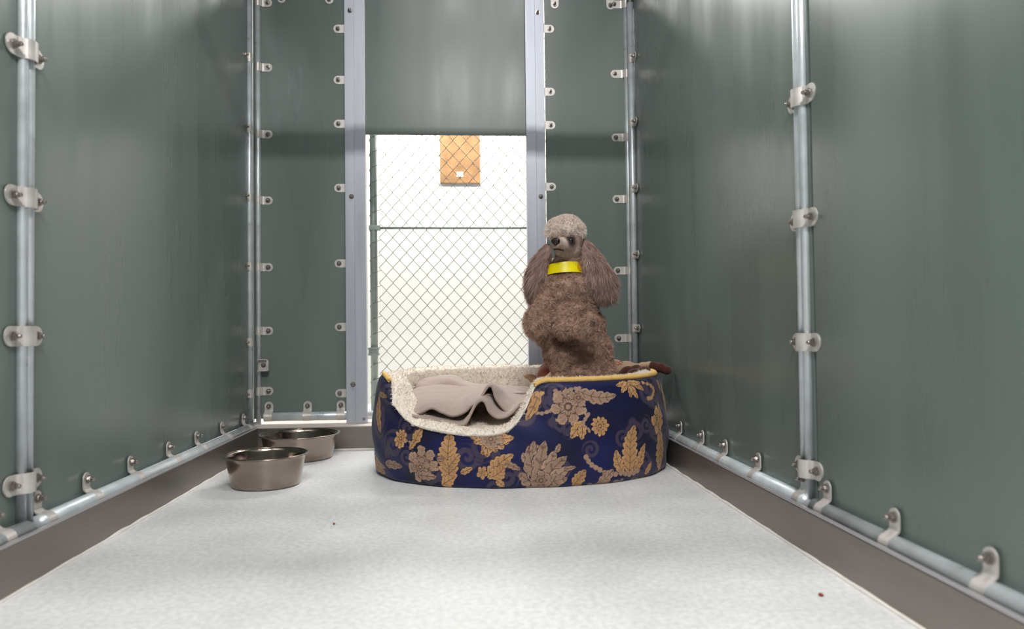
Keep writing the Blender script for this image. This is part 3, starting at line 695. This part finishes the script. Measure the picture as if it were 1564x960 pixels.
# ------------------------------------------------------------------ fleece blanket in the bed
def loft(rows, nu=70, per=8):
    R_ = []
    for Y, pts in rows:
        if callable(Y): W = np.array([at(px, py, Y(px)) for px, py in pts])
        else: W = np.array([at(p[0], p[1], p[2] if len(p) > 2 else Y) for p in pts])
        Wc = catmull(W, 10); l = np.concatenate([[0], np.cumsum(np.linalg.norm(np.diff(Wc, axis=0), axis=1))]); q = np.linspace(0, l[-1], nu)
        R_.append(np.stack([np.interp(q, l, Wc[:, k]) for k in range(3)], 1))
    R_ = np.array(R_); 
    out = np.stack([catmull(R_[:, k], per) for k in range(nu)], 1)
    return out
sheets = [
    loft([(2.205, [(629, 632), (642, 629), (660, 622), (675, 628), (690, 634), (706, 630), (717, 619), (730, 612)]),
          (2.235, [(627, 624), (642, 618), (662, 613), (678, 617), (694, 621), (710, 617), (724, 608), (742, 601)]),
          (2.30, [(624, 614), (642, 606), (664, 603), (684, 604), (704, 606), (722, 600), (740, 598), (762, 600)]),
          (2.40, [(620, 608), (638, 595), (662, 592), (690, 594), (715, 594), (740, 594), (765, 598), (785, 600)]),
          (2.48, [(618, 606), (636, 592), (660, 588), (690, 588), (720, 590), (750, 592), (780, 596), (805, 600)]),
          (2.53, [(618, 612), (636, 600), (660, 597), (690, 597), (720, 597), (750, 598), (780, 602), (805, 606)])]),
    loft([(2.50, [(634, 596), (650, 593), (668, 591), (690, 590), (715, 592), (750, 596), (785, 600), (812, 604)]),
          (2.525, [(636, 584), (652, 585), (668, 582), (690, 580), (715, 588), (750, 591), (785, 594), (818, 598)]),
          (2.58, [(640, 578), (655, 576), (672, 573), (692, 574), (715, 584), (750, 587), (785, 589), (822, 593)]),
          (2.64, [(644, 580), (658, 578), (675, 576), (695, 576), (720, 585), (755, 588), (790, 590), (824, 594)]),
          (2.67, [(644, 600), (658, 600), (675, 600), (695, 600), (720, 600), (755, 600), (790, 602), (824, 604)])]),
    loft([(2.185, [(630, 632), (645, 637), (662, 643), (682, 648), (700, 650), (712, 647)]),
          (2.23, [(629, 631), (645, 632), (662, 634), (682, 638), (702, 641), (716, 638)]),
          (2.31, [(628, 629), (645, 627), (662, 626), (684, 628), (706, 630), (720, 629)])]),
    loft([(2.175, [(706, 648), (713, 640), (719, 626), (726, 613), (735, 609), (743, 614), (749, 628), (760, 637), (772, 635), (783, 625)]),
          (2.21, [(709, 641), (716, 633), (722, 620), (728, 609), (737, 604), (746, 609), (753, 621), (764, 630), (777, 629), (788, 620)]),
          (2.27, [(714, 632), (721, 624), (727, 612), (733, 604), (741, 599), (750, 603), (758, 613), (770, 621), (784, 620), (795, 613)]),
          (2.35, [(720, 622), (727, 616), (732, 608), (738, 601), (745, 597), (754, 599), (764, 606), (778, 612), (792, 612), (803, 608)])]),
    loft([(2.225, [(730, 612), (733, 605), (738, 596), (744, 588), (752, 588), (756, 597), (759, 608), (768, 620), (778, 630), (786, 628)]),
          (2.27, [(733, 606), (737, 599), (742, 591), (748, 585.5), (757, 587), (762, 595), (767, 605), (777, 615), (788, 622), (797, 619)]),
          (2.36, [(738, 600), (743, 595), (748, 590), (754, 587), (763, 589), (770, 594), (778, 600), (790, 606), (800, 609), (808, 607)]),
          (2.48, [(740, 598), (746, 594), (752, 591), (758, 590), (768, 591), (778, 593), (788, 597), (798, 600), (810, 601), (818, 600)]),
          (2.60, [(744, 592), (750, 590), (756, 589), (764, 589), (774, 590), (784, 592), (794, 593), (804, 595), (814, 597), (824, 598)])]),
]
VV = []; FF = []; b = 0
for g_ in sheets:
    nv, nu = g_.shape[:2]; VV.append(g_.reshape(-1, 3))
    for a in range(nv - 1):
        for c in range(nu - 1): FF.append((b + a * nu + c, b + a * nu + c + 1, b + (a + 1) * nu + c + 1, b + (a + 1) * nu + c))
    b += nv * nu
VV = np.vstack(VV); wob = n3(VV, 22) * .0035 + n3(VV, 60) * .001; VV[:, 2] += wob
lb = np.array([.06, 2.35, .16])
bl = nmesh('fleece_blanket', VV, FF, M['blanket'], None, origin=lb); tag(bl, 'crumpled taupe fleece blanket lying inside the dog bed', 'blanket')
so = bl.modifiers.new('thick', 'SOLIDIFY'); so.thickness = .008; so.offset = -1
# ------------------------------------------------------------------ blob bodies
def blob_mesh(blobs, voxel, smooth_it=6, name='blob'):
    """blobs: (centre, (rx,ry,rz)[, rot3x3]) merged into one continuous skin"""
    bm = bmesh.new()
    for bl_ in blobs:
        c, r = bl_[0], bl_[1]
        mm = Matrix.Translation(Vector(c)) @ (bl_[2].to_4x4() if len(bl_) > 2 else Matrix.Identity(4)) @ Matrix.Diagonal((r[0], r[1], r[2], 1))
        bmesh.ops.create_icosphere(bm, subdivisions=4, radius=1, matrix=mm)
    me = bpy.data.meshes.new(name + '_src'); bm.to_mesh(me); bm.free(); o = bpy.data.objects.new(name + '_src', me); C.objects.link(o)
    m = o.modifiers.new('r', 'REMESH'); m.mode = 'VOXEL'; m.voxel_size = voxel
    s = o.modifiers.new('s', 'SMOOTH'); s.factor = .6; s.iterations = smooth_it
    dg = bpy.context.evaluated_depsgraph_get(); dg.update()
    out = bpy.data.meshes.new_from_object(o.evaluated_get(dg)); out.name = name
    bpy.data.objects.remove(o); bpy.data.meshes.remove(me); smooth(out)
    return out
def chain(p0, r0, p1, r1, n=6):
    p0 = np.array(p0, float); p1 = np.array(p1, float); out = []
    for k in range(n + 1):
        t = k / n; r = r0 * (1 - t) + r1 * t; out.append((p0 * (1 - t) + p1 * t, (r, r, r)))
    return out
K = .00222
def Dp(px, py, y): return at(px, py, y)
# ------------------------------------------------------------------ poodle
dog = empty('poodle', (.37, 2.43, .166)); tag(dog, 'brown toy poodle with pale topknot sitting upright in the bed, wearing a yellow collar', 'dog')
do = np.array(dog.location)
B_ = []
def el(px, py, y, rx, ry, rz, rot=None):
    c = Dp(px, py, y) - do; B_.append((c, (rx * K, ry * K, rz * K)) + ((rot,) if rot else ()))
# torso, tall and slightly leaning
for (px, py, y, rx, rz, ry) in ((863, 446, 2.425, 44, 30, 37), (866, 470, 2.435, 46, 34, 40), (878, 500, 2.445, 46, 36, 42), (884, 535, 2.44, 50, 40, 46), (890, 565, 2.445, 49, 40, 48), (893, 595, 2.45, 45, 36, 48), (893, 612, 2.45, 48, 26, 50)):
    el(px, py, y, rx, ry, rz)
# shoulders, neck
el(838, 452, 2.42, 22, 24, 26); el(892, 452, 2.43, 20, 26, 26)
el(864, 425, 2.43, 27, 27, 22); el(866, 405, 2.43, 24, 25, 20); el(869, 392, 2.425, 22, 24, 18)
# head
el(868, 368, 2.41, 24, 27, 23); el(864, 352, 2.41, 27, 28, 18)
B_ += chain(Dp(866, 375, 2.375) - do, 15.5 * K, Dp(851.5, 373.5, 2.325) - do, 9.5 * K, 8)
B_ += chain(Dp(868, 384, 2.385) - do, 12 * K, Dp(852.5, 383, 2.338) - do, 6.2 * K, 6)
el(874, 381, 2.385, 14, 14, 13)
# forelegs held up: viewer-left one folded beside the chest, viewer-right one across the belly
B_ += chain(Dp(834, 462, 2.40) - do, 18 * K, Dp(822, 488, 2.32) - do, 17 * K, 5)
el(819, 493, 2.300, 17.5, 18, 23); el(832, 514, 2.36, 12, 14, 12)
B_ += chain(Dp(868, 482, 2.37) - do, 17 * K, Dp(862, 497, 2.31) - do, 16 * K, 4)
B_ += chain(Dp(862, 499, 2.305) - do, 16 * K, Dp(884, 500, 2.275) - do, 12 * K, 5)
el(899, 500, 2.250, 12, 14, 17); el(902, 488, 2.245, 9, 10, 9); el(891, 508, 2.255, 9, 10, 9)
# hind quarters: thighs pointing to the viewer, feet resting on the cushion
for sx in (-1, 1):
    B_ += chain(Dp(891 + sx * 24, 572, 2.42) - do, 24 * K, Dp(890 + sx * 25, 592, 2.33) - do, 19 * K, 6)
    B_ += chain(Dp(890 + sx * 25, 592, 2.33) - do, 19 * K, np.array([Dp(888 + sx * 28, 600, 2.36)[0], 2.36, .215]) - do, 15 * K, 4)
    B_ += chain(np.array([Dp(886 + sx * 30, 600, 2.36)[0], 2.36, .200]) - do, 11 * K, np.array([Dp(884 + sx * 34, 600, 2.26)[0], 2.275, .198]) - do, 10 * K, 4)
el(856, 552, 2.38, 14, 22, 26); el(842, 530, 2.39, 12, 18, 22)
# docked pompom tail behind
B_ += chain(Dp(905, 590, 2.52) - do, 8 * K, Dp(915, 580, 2.565) - do, 7 * K, 4); 
bme = blob_mesh(B_, .0034, 5, 'body')
# colours (a property of the coat)
nV = len(bme.vertices); v = np.empty(nV * 3, np.float32); bme.vertices.foreach_get('co', v); v = v.reshape(-1, 3).astype(float)
COAT = np.array(srgb(180, 149, 131)[:3]); FACE = np.array(srgb(164, 142, 130)[:3]); PALE = np.array(srgb(240, 225, 215)[:3]); DARKF = np.array(srgb(84, 66, 62)[:3]); EARC = np.array(srgb(168, 140, 130)[:3]); CHIN = np.array(srgb(152, 142, 116)[:3])
def proj(Pw):
    d = Pw - EYE; z = d @ FW; return 782 + F * (d @ RT) / z, 480 - F * (d @ UP) / z
def ss(x, a, b): t = np.clip((x - a) / (b - a), 0, 1); return t * t * (3 - 2 * t)
def coatcol(Pl):
    W = Pl + do; n = len(W); c = np.tile(COAT, (n, 1)) * (1 + .22 * n3(Pl, 18)[:, None] + .15 * n3(Pl, 60)[:, None])
    zf = zat(866, 396, 2.4); k = ss(W[:, 2], zf - .01, zf + .01)[:, None]; c = c * (1 - k) + FACE * k
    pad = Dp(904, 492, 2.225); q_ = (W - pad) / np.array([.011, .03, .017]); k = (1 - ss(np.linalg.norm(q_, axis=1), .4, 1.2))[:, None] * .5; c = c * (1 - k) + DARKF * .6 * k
    chin = Dp(850, 388, 2.335); k = (1 - ss(np.linalg.norm(W - chin, axis=1), .012, .028))[:, None] * .8; c = c * (1 - k) + CHIN * k
    bl_ = Dp(858, 371, 2.335); k = (1 - ss(np.linalg.norm(W - bl_, axis=1), .010, .028))[:, None] * .7; c = c * (1 - k) + PALE * k
    for e_ in (EYE1, EYE2, BROW):
        k = (1 - ss(np.linalg.norm(W - e_, axis=1), .013, .030))[:, None] * .92; c = c * (1 - k) + DARKF * .30 * k
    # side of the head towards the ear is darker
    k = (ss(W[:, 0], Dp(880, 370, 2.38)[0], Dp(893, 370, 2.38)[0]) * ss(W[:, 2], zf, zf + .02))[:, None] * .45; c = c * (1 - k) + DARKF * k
    return np.clip(c, .005, 1)
from mathutils.bvhtree import BVHTree
bvh = BVHTree.FromPolygons([Vector(q) for q in v], [tuple(p.vertices) for p in bme.polygons])
def on_skin(px, py, back=.0):
    """where the head's surface lies along that sight line"""
    d = FW + RT * (px - 782) / F - UP * (py - 480) / F; d = d / np.linalg.norm(d)
    h = bvh.ray_cast(Vector(EYE - do), Vector(d)); 
    return (np.array(h[0]) + do + d * back, np.array(h[1])) if h[0] is not None else (Dp(px, py, 2.38), np.array((0, -1, 0)))
EYE1, _ = on_skin(872, 367.5, .004); EYE2, _ = on_skin(847.5, 361, .002); EYE2b = Dp(847, 362, 2.372)
EYE2 = EYE2 if np.linalg.norm(EYE2 - EYE2b) < .05 else EYE2b
BROW, _ = on_skin(847, 360, 0)
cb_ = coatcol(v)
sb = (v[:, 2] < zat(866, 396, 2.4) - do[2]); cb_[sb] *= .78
# mouth line on the muzzle: groove darkening following the lip
px_, py_ = proj(v + do); my = 380.0 + .030 * np.maximum(px_ - 851, 0) ** 2 + .02 * np.minimum(px_ - 851, 0) ** 2
mouth = (np.abs(py_ - my) < 1.25) & (px_ > 840) & (px_ < 861) & (v[:, 1] + do[1] < 2.385)
cb_[mouth] = DARKF * .45
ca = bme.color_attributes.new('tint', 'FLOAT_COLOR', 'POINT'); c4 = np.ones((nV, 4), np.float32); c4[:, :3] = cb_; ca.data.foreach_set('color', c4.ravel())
# curls: displace the coat but not the face
zneck = zat(866, 398, 2.4) - do[2]
nrm = np.empty(nV * 3, np.float32); bme.vertices.foreach_get('normal', nrm); nrm = nrm.reshape(-1, 3)
coat_w = 1 - ss(v[:, 2], zneck - .02, zneck + .0)
disp = (n3(v, 42) * .0065 + n3(v, 95, 5.) * .0045) * coat_w + n3(v, 120) * .0008 * (1 - coat_w)
v2 = v + nrm * disp[:, None]; bme.vertices.foreach_set('co', v2.astype(np.float32).ravel()); bme.update()
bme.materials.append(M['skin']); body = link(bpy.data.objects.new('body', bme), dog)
def keepcoat(Cc): return (Cc[:, 2] < zneck - .004).astype(float) * 1.0 + 1e-9
P, Nn, _ = sample(bme, 90000, keepcoat)
sw = np.stack([n3(P, 55), n3(P, 55, 31.), n3(P, 55, 57.)], 1)
D = Nn * .75 + sw * 1.5 + rng.normal(size=P.shape) * .28 + np.array([0, 0, -.25])
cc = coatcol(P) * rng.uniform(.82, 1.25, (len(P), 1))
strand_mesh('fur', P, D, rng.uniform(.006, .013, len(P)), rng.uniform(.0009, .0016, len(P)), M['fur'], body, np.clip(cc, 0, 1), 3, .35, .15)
P, Nn, _ = sample(bme, 9000, lambda Cc: (Cc[:, 2] > zneck - .01).astype(float) + 1e-9)
D = Nn * .35 + np.array([0.25, .3, -.5]) + rng.normal(size=P.shape) * .25
cc = coatcol(P) * rng.uniform(.85, 1.2, (len(P), 1))
px_, py_ = proj(P + do); near_m = (np.abs(py_ - (380.0 + .030 * np.maximum(px_ - 851, 0) ** 2 + .02 * np.minimum(px_ - 851, 0) ** 2)) < 1.6) & (px_ < 862); dn = np.linalg.norm(P + do - Dp(848, 368, 2.315), axis=1) < .02
ok = ~near_m & ~dn & (np.linalg.norm(P + do - EYE1, axis=1) > .011)
strand_mesh('face_fur', P[ok], D[ok], rng.uniform(.002, .004, ok.sum()), .0008, M['fur'], body, np.clip(cc[ok], 0, 1), 2, .1, .1)
# topknot
tk = blob_mesh([(Dp(863, 351, 2.405) - do, (29 * K, 30 * K, 19 * K)), (Dp(850, 354, 2.39) - do, (16 * K, 16 * K, 12 * K)), (Dp(879, 355, 2.40) - do, (14 * K, 20 * K, 14 * K)), (Dp(865, 344, 2.41) - do, (22 * K, 24 * K, 14 * K)), (Dp(858, 357, 2.375) - do, (15 * K, 10 * K, 8 * K)), (Dp(875, 356, 2.375) - do, (13 * K, 10 * K, 7 * K))], .003, 4, 'topknot')
vt = np.empty(len(tk.vertices) * 3, np.float32); tk.vertices.foreach_get('co', vt); vt = vt.reshape(-1, 3).astype(float)
cta = tk.color_attributes.new('tint', 'FLOAT_COLOR', 'POINT'); c4 = np.ones((len(vt), 4), np.float32); c4[:, :3] = PALE * (1 + .12 * n3(vt, 50)[:, None]); cta.data.foreach_set('color', c4.ravel())
nt_ = np.empty(len(vt) * 3, np.float32); tk.vertices.foreach_get('normal', nt_); nt_ = nt_.reshape(-1, 3)
vt2 = vt + nt_ * (n3(vt, 80) * .005 + n3(vt, 150, 3.) * .002)[:, None]; tk.vertices.foreach_set('co', vt2.astype(np.float32).ravel()); tk.update(); tk.materials.append(M['skin'])
tko = link(bpy.data.objects.new('topknot', tk), dog); tko['label'] = 'pale cream fluffy topknot'
P, Nn, _ = sample(tk, 20000)
D = Nn + np.stack([n3(P, 70), n3(P, 70, 31.), n3(P, 70, 57.)], 1) * 1.1 + rng.normal(size=P.shape) * .25
cc = (PALE * (1 + .15 * n3(P, 50)[:, None])) * rng.uniform(.85, 1.15, (len(P), 1))
strand_mesh('fur', P, D, rng.uniform(.004, .0085, len(P)), .0011, M['fur'], tko, np.clip(cc, 0, 1), 2, .3, 0)
# eyes, nose
def ball(name, p, r, m, parent, sc=(1, 1, 1)):
    bm = bmesh.new(); bmesh.ops.create_uvsphere(bm, u_segments=24, v_segments=16, radius=r); me = bpy.data.meshes.new(name); bm.to_mesh(me); bm.free(); smooth(me); me.materials.append(m)
    o = link(bpy.data.objects.new(name, me), parent); o.location = tuple(np.array(p) - np.array(parent.location)); o.scale = sc; return o
e1 = ball('eye', EYE1, .0082, M['eye'], dog); e2 = ball('eye', EYE2, .0072, M['eye'], dog)
nme = blob_mesh([((0, 0, 0), (.0155, .010, .0112)), ((-.007, -.003, .001), (.008, .007, .0075)), ((.007, -.003, .001), (.008, .007, .0075)), ((0, -.001, -.008), (.007, .006, .007))], .0012, 3, 'nose'); nme.materials.append(M['nose'])
no = link(bpy.data.objects.new('nose', nme), dog); no.location = tuple(Dp(848.5, 368, 2.306) - do); no.rotation_euler = (0, 0, -.45)
# ears: long straight hair
def ear(name, blobs, flow, n, lab):
    me = blob_mesh([(Dp(px, py, y) - do, (rx * K, ry * K, rz * K)) for (px, py, y, rx, rz, ry) in blobs], .0034, 5, name)
    vv = np.empty(len(me.vertices) * 3, np.float32); me.vertices.foreach_get('co', vv); vv = vv.reshape(-1, 3).astype(float)
    zt, zb_ = vv[:, 2].max(), vv[:, 2].min()
    def cf(Pq):
        t = (zt - Pq[:, 2]) / (zt - zb_); st = np.array([noise.noise(Vector((p[0] * 150, p[1] * 150, p[2] * 14))) for p in Pq])
        return np.clip(EARC * (1 + .32 * st[:, None]) * (1.0 - .12 * t[:, None]), .01, 1)
    c = me.color_attributes.new('tint', 'FLOAT_COLOR', 'POINT'); c4 = np.ones((len(vv), 4), np.float32); c4[:, :3] = cf(vv); c.data.foreach_set('color', c4.ravel()); me.materials.append(M['skin'])
    o = link(bpy.data.objects.new(name, me), dog)
    P, Nn, _ = sample(me, n)
    t = ((zt - P[:, 2]) / (zt - zb_))[:, None]
    Fl = np.array(flow[0]) * (1 - t) + np.array(flow[1]) * t
    D = Fl + Nn * .22 + rng.normal(size=P.shape) * .10 + np.stack([n3(P, 30), n3(P, 30, 31.), n3(P, 30, 57.)], 1) * .28
    cc = cf(P) * rng.uniform(.75, 1.3, (len(P), 1))
    strand_mesh('ear_hair', P + Nn * .001, D, rng.uniform(.022, .052, len(P)) * (1 - .18 * t[:, 0]), rng.uniform(.0009, .0020, len(P)), M['fur'], o, np.clip(cc, 0, 1), 6, .10, .12)
    return o
ear('ear', [(893, 378, 2.405, 9, 12, 12), (899, 392, 2.40, 12, 16, 14), (908, 408, 2.395, 17, 20, 16), (916, 424, 2.39, 20, 20, 17), (922, 437, 2.39, 16, 14, 15), (906, 420, 2.39, 14, 20, 14)], ((.60, 0, -.80), (.05, 0, -1.)), 15000, '')
ear('ear', [(836, 382, 2.42, 6, 10, 11), (829, 396, 2.42, 8, 15, 13), (822, 412, 2.415, 11, 18, 14), (817, 428, 2.41, 10, 16, 14), (815, 440, 2.41, 7, 10, 12)], ((-.55, 0, -.85), (-.08, 0, -1.)), 11000, '')
# yellow paper band collar
th = np.linspace(0, 2 * PI, 160, endpoint=False); cc0 = Dp(861.5, 412, 2.425) - do
rt = np.array([math.cos(-.04), 0, math.sin(-.04)])
VV = []
for (ro, h) in ((1.0, 8), (1.0, -8.5), (.975, -8.5), (.975, 8)):
    R1 = (26.0 if h > 0 else 29.5) * K * ro
    for a in th: VV.append(cc0 + np.array([R1 * math.cos(a), R1 * 1.02 * math.sin(a), h * K * .95 - .006 * math.sin(a) + .003 * math.cos(a)]))
FF = [(k * 160 + i_, k * 160 + (i_ + 1) % 160, ((k + 1) % 4) * 160 + (i_ + 1) % 160, ((k + 1) % 4) * 160 + i_) for k in range(4) for i_ in range(160)]
colr = nmesh('collar', VV, FF, M['collar'], dog, sm=False); colr['label'] = 'bright yellow paper band collar'
VV = []; FF = []
for ai, aa in enumerate(np.linspace(-.95, -.50, 8)):
    for hi in range(5):
        h = 6.5 - 12.5 * hi / 4; R1 = (27.75 - h * .212) * K * 1.034; VV.append(cc0 + np.array([R1 * math.cos(aa), R1 * 1.02 * math.sin(aa), h * K * .9 - .006 * math.sin(aa) + .003 * math.cos(aa)]))
for ai in range(7):
    for hi in range(4):
        if (ai, hi) not in ((0, 0), (0, 3), (6, 0), (6, 3), (5, 3), (1, 0)): FF.append((ai * 5 + hi, ai * 5 + hi + 1, ai * 5 + hi + 6, ai * 5 + hi + 5))
nmesh('printed_mark', VV, FF, M['collar_mark'], colr)

# ------------------------------------------------------------------ plush toy lying across the back right of the bed
toy = empty('plush_toy', (.50, 2.60, .17)); tag(toy, 'floppy tan and brown plush toy lying behind the poodle on the bed rim', 'stuffed toy')
to = np.array(toy.location)
def tb(lst): return [(Dp(px, py, y) - to, (rx * K, ry * K, rz * K)) for (px, py, y, rx, rz, ry) in lst]
def part(name, blobs, m, vox=.004):
    me = blob_mesh(blobs, vox, 5, name); me.materials.append(m); return link(bpy.data.objects.new(name, me), toy)
part('toy_body', tb([(880, 588, 2.60, 30, 24, 26), (915, 578, 2.58, 27, 25, 24), (938, 569, 2.55, 24, 22, 22), (956, 565, 2.52, 20, 15, 20), (974, 564, 2.50, 15, 10, 14), (988, 560, 2.47, 10, 6, 9)]) + [(Dp(900, 600, 2.6) - to, (.09, .055, .045))], M['toy_tan'])
part('toy_head', tb([(842, 578, 2.46, 24, 24, 20), (843, 570, 2.47, 22, 20, 18)]), M['toy_brown'])
part('muzzle', tb([(838, 588, 2.40, 14, 15, 12), (846, 580, 2.40, 12, 14, 11)]), M['toy_tan'])
part('toy_ear', tb([(808, 574, 2.48, 9, 5, 6), (816, 578, 2.485, 10, 7, 7), (824, 581, 2.49, 9, 7, 7)]), M['toy_tan'])
part('toy_ear', tb([(833, 549, 2.50, 4, 7, 4), (838, 556, 2.51, 7, 7, 6)]), M['toy_dark'])
part('toy_patch', tb([(960, 569, 2.475, 14, 11, 9), (973, 566, 2.46, 12, 10, 9), (951, 573, 2.475, 9, 8, 8), (984, 567, 2.43, 12, 8, 11), (970, 570, 2.42, 12, 8, 10)]), M['toy_dark'])
part('toy_arm', tb([(983, 558, 2.46, 9, 6, 7), (992, 557, 2.45, 7, 6, 7)]), M['toy_tan'])
part('toy_foot', tb([(998, 558, 2.44, 8, 7, 8), (1008, 561, 2.43, 10, 8, 9), (1018, 565, 2.42, 9, 7, 8)]), M['toy_dark'])
tubes('red_stitching', [([tuple(Dp(936 + k * 3, 552.5 + (k % 2) * 2 - k * .3, 2.50) - to) for k in range(6)], .0016), ([tuple(Dp(935 + k * 3, 556 + (k % 2) * 2 - k * .3, 2.495) - to) for k in range(6)], .0014)], M['red'], toy, n=6)

# ------------------------------------------------------------------ light
def area(name, loc, rot, sx, sy, e, col=(1, 1, 1), spread=None):
    l = bpy.data.lights.new(name, 'AREA'); l.shape = 'RECTANGLE'; l.size = sx; l.size_y = sy; l.energy = e; l.color = col
    if spread: l.spread = spread
    o = bpy.data.objects.new(name, l); o.location = loc; o.rotation_euler = rot; link(o); return o
area('ceiling_tube_front', (.12, -.50, 2.62), (0, 0, 0), 1.0, .10, 96, (1, .985, .96))
area('ceiling_tube_middle', (.12, 1.18, 2.66), (0, 0, 0), 1.0, .09, 20, (1, .985, .96))
area('corridor_tube', (0, 3.95, 2.6), (math.radians(12), 0, 0), 2.6, .25, 150, (1, .985, .955))
w = bpy.data.worlds.new('world'); bpy.context.scene.world = w; w.use_nodes = True
w.node_tree.nodes['Background'].inputs[0].default_value = (.93, .96, 1, 1); w.node_tree.nodes['Background'].inputs[1].default_value = .16
vs = bpy.context.scene.view_settings
vs.view_transform = 'Standard'; vs.look = 'None'; vs.gamma = 1; vs.use_curve_mapping = False; vs.exposure = 0.0
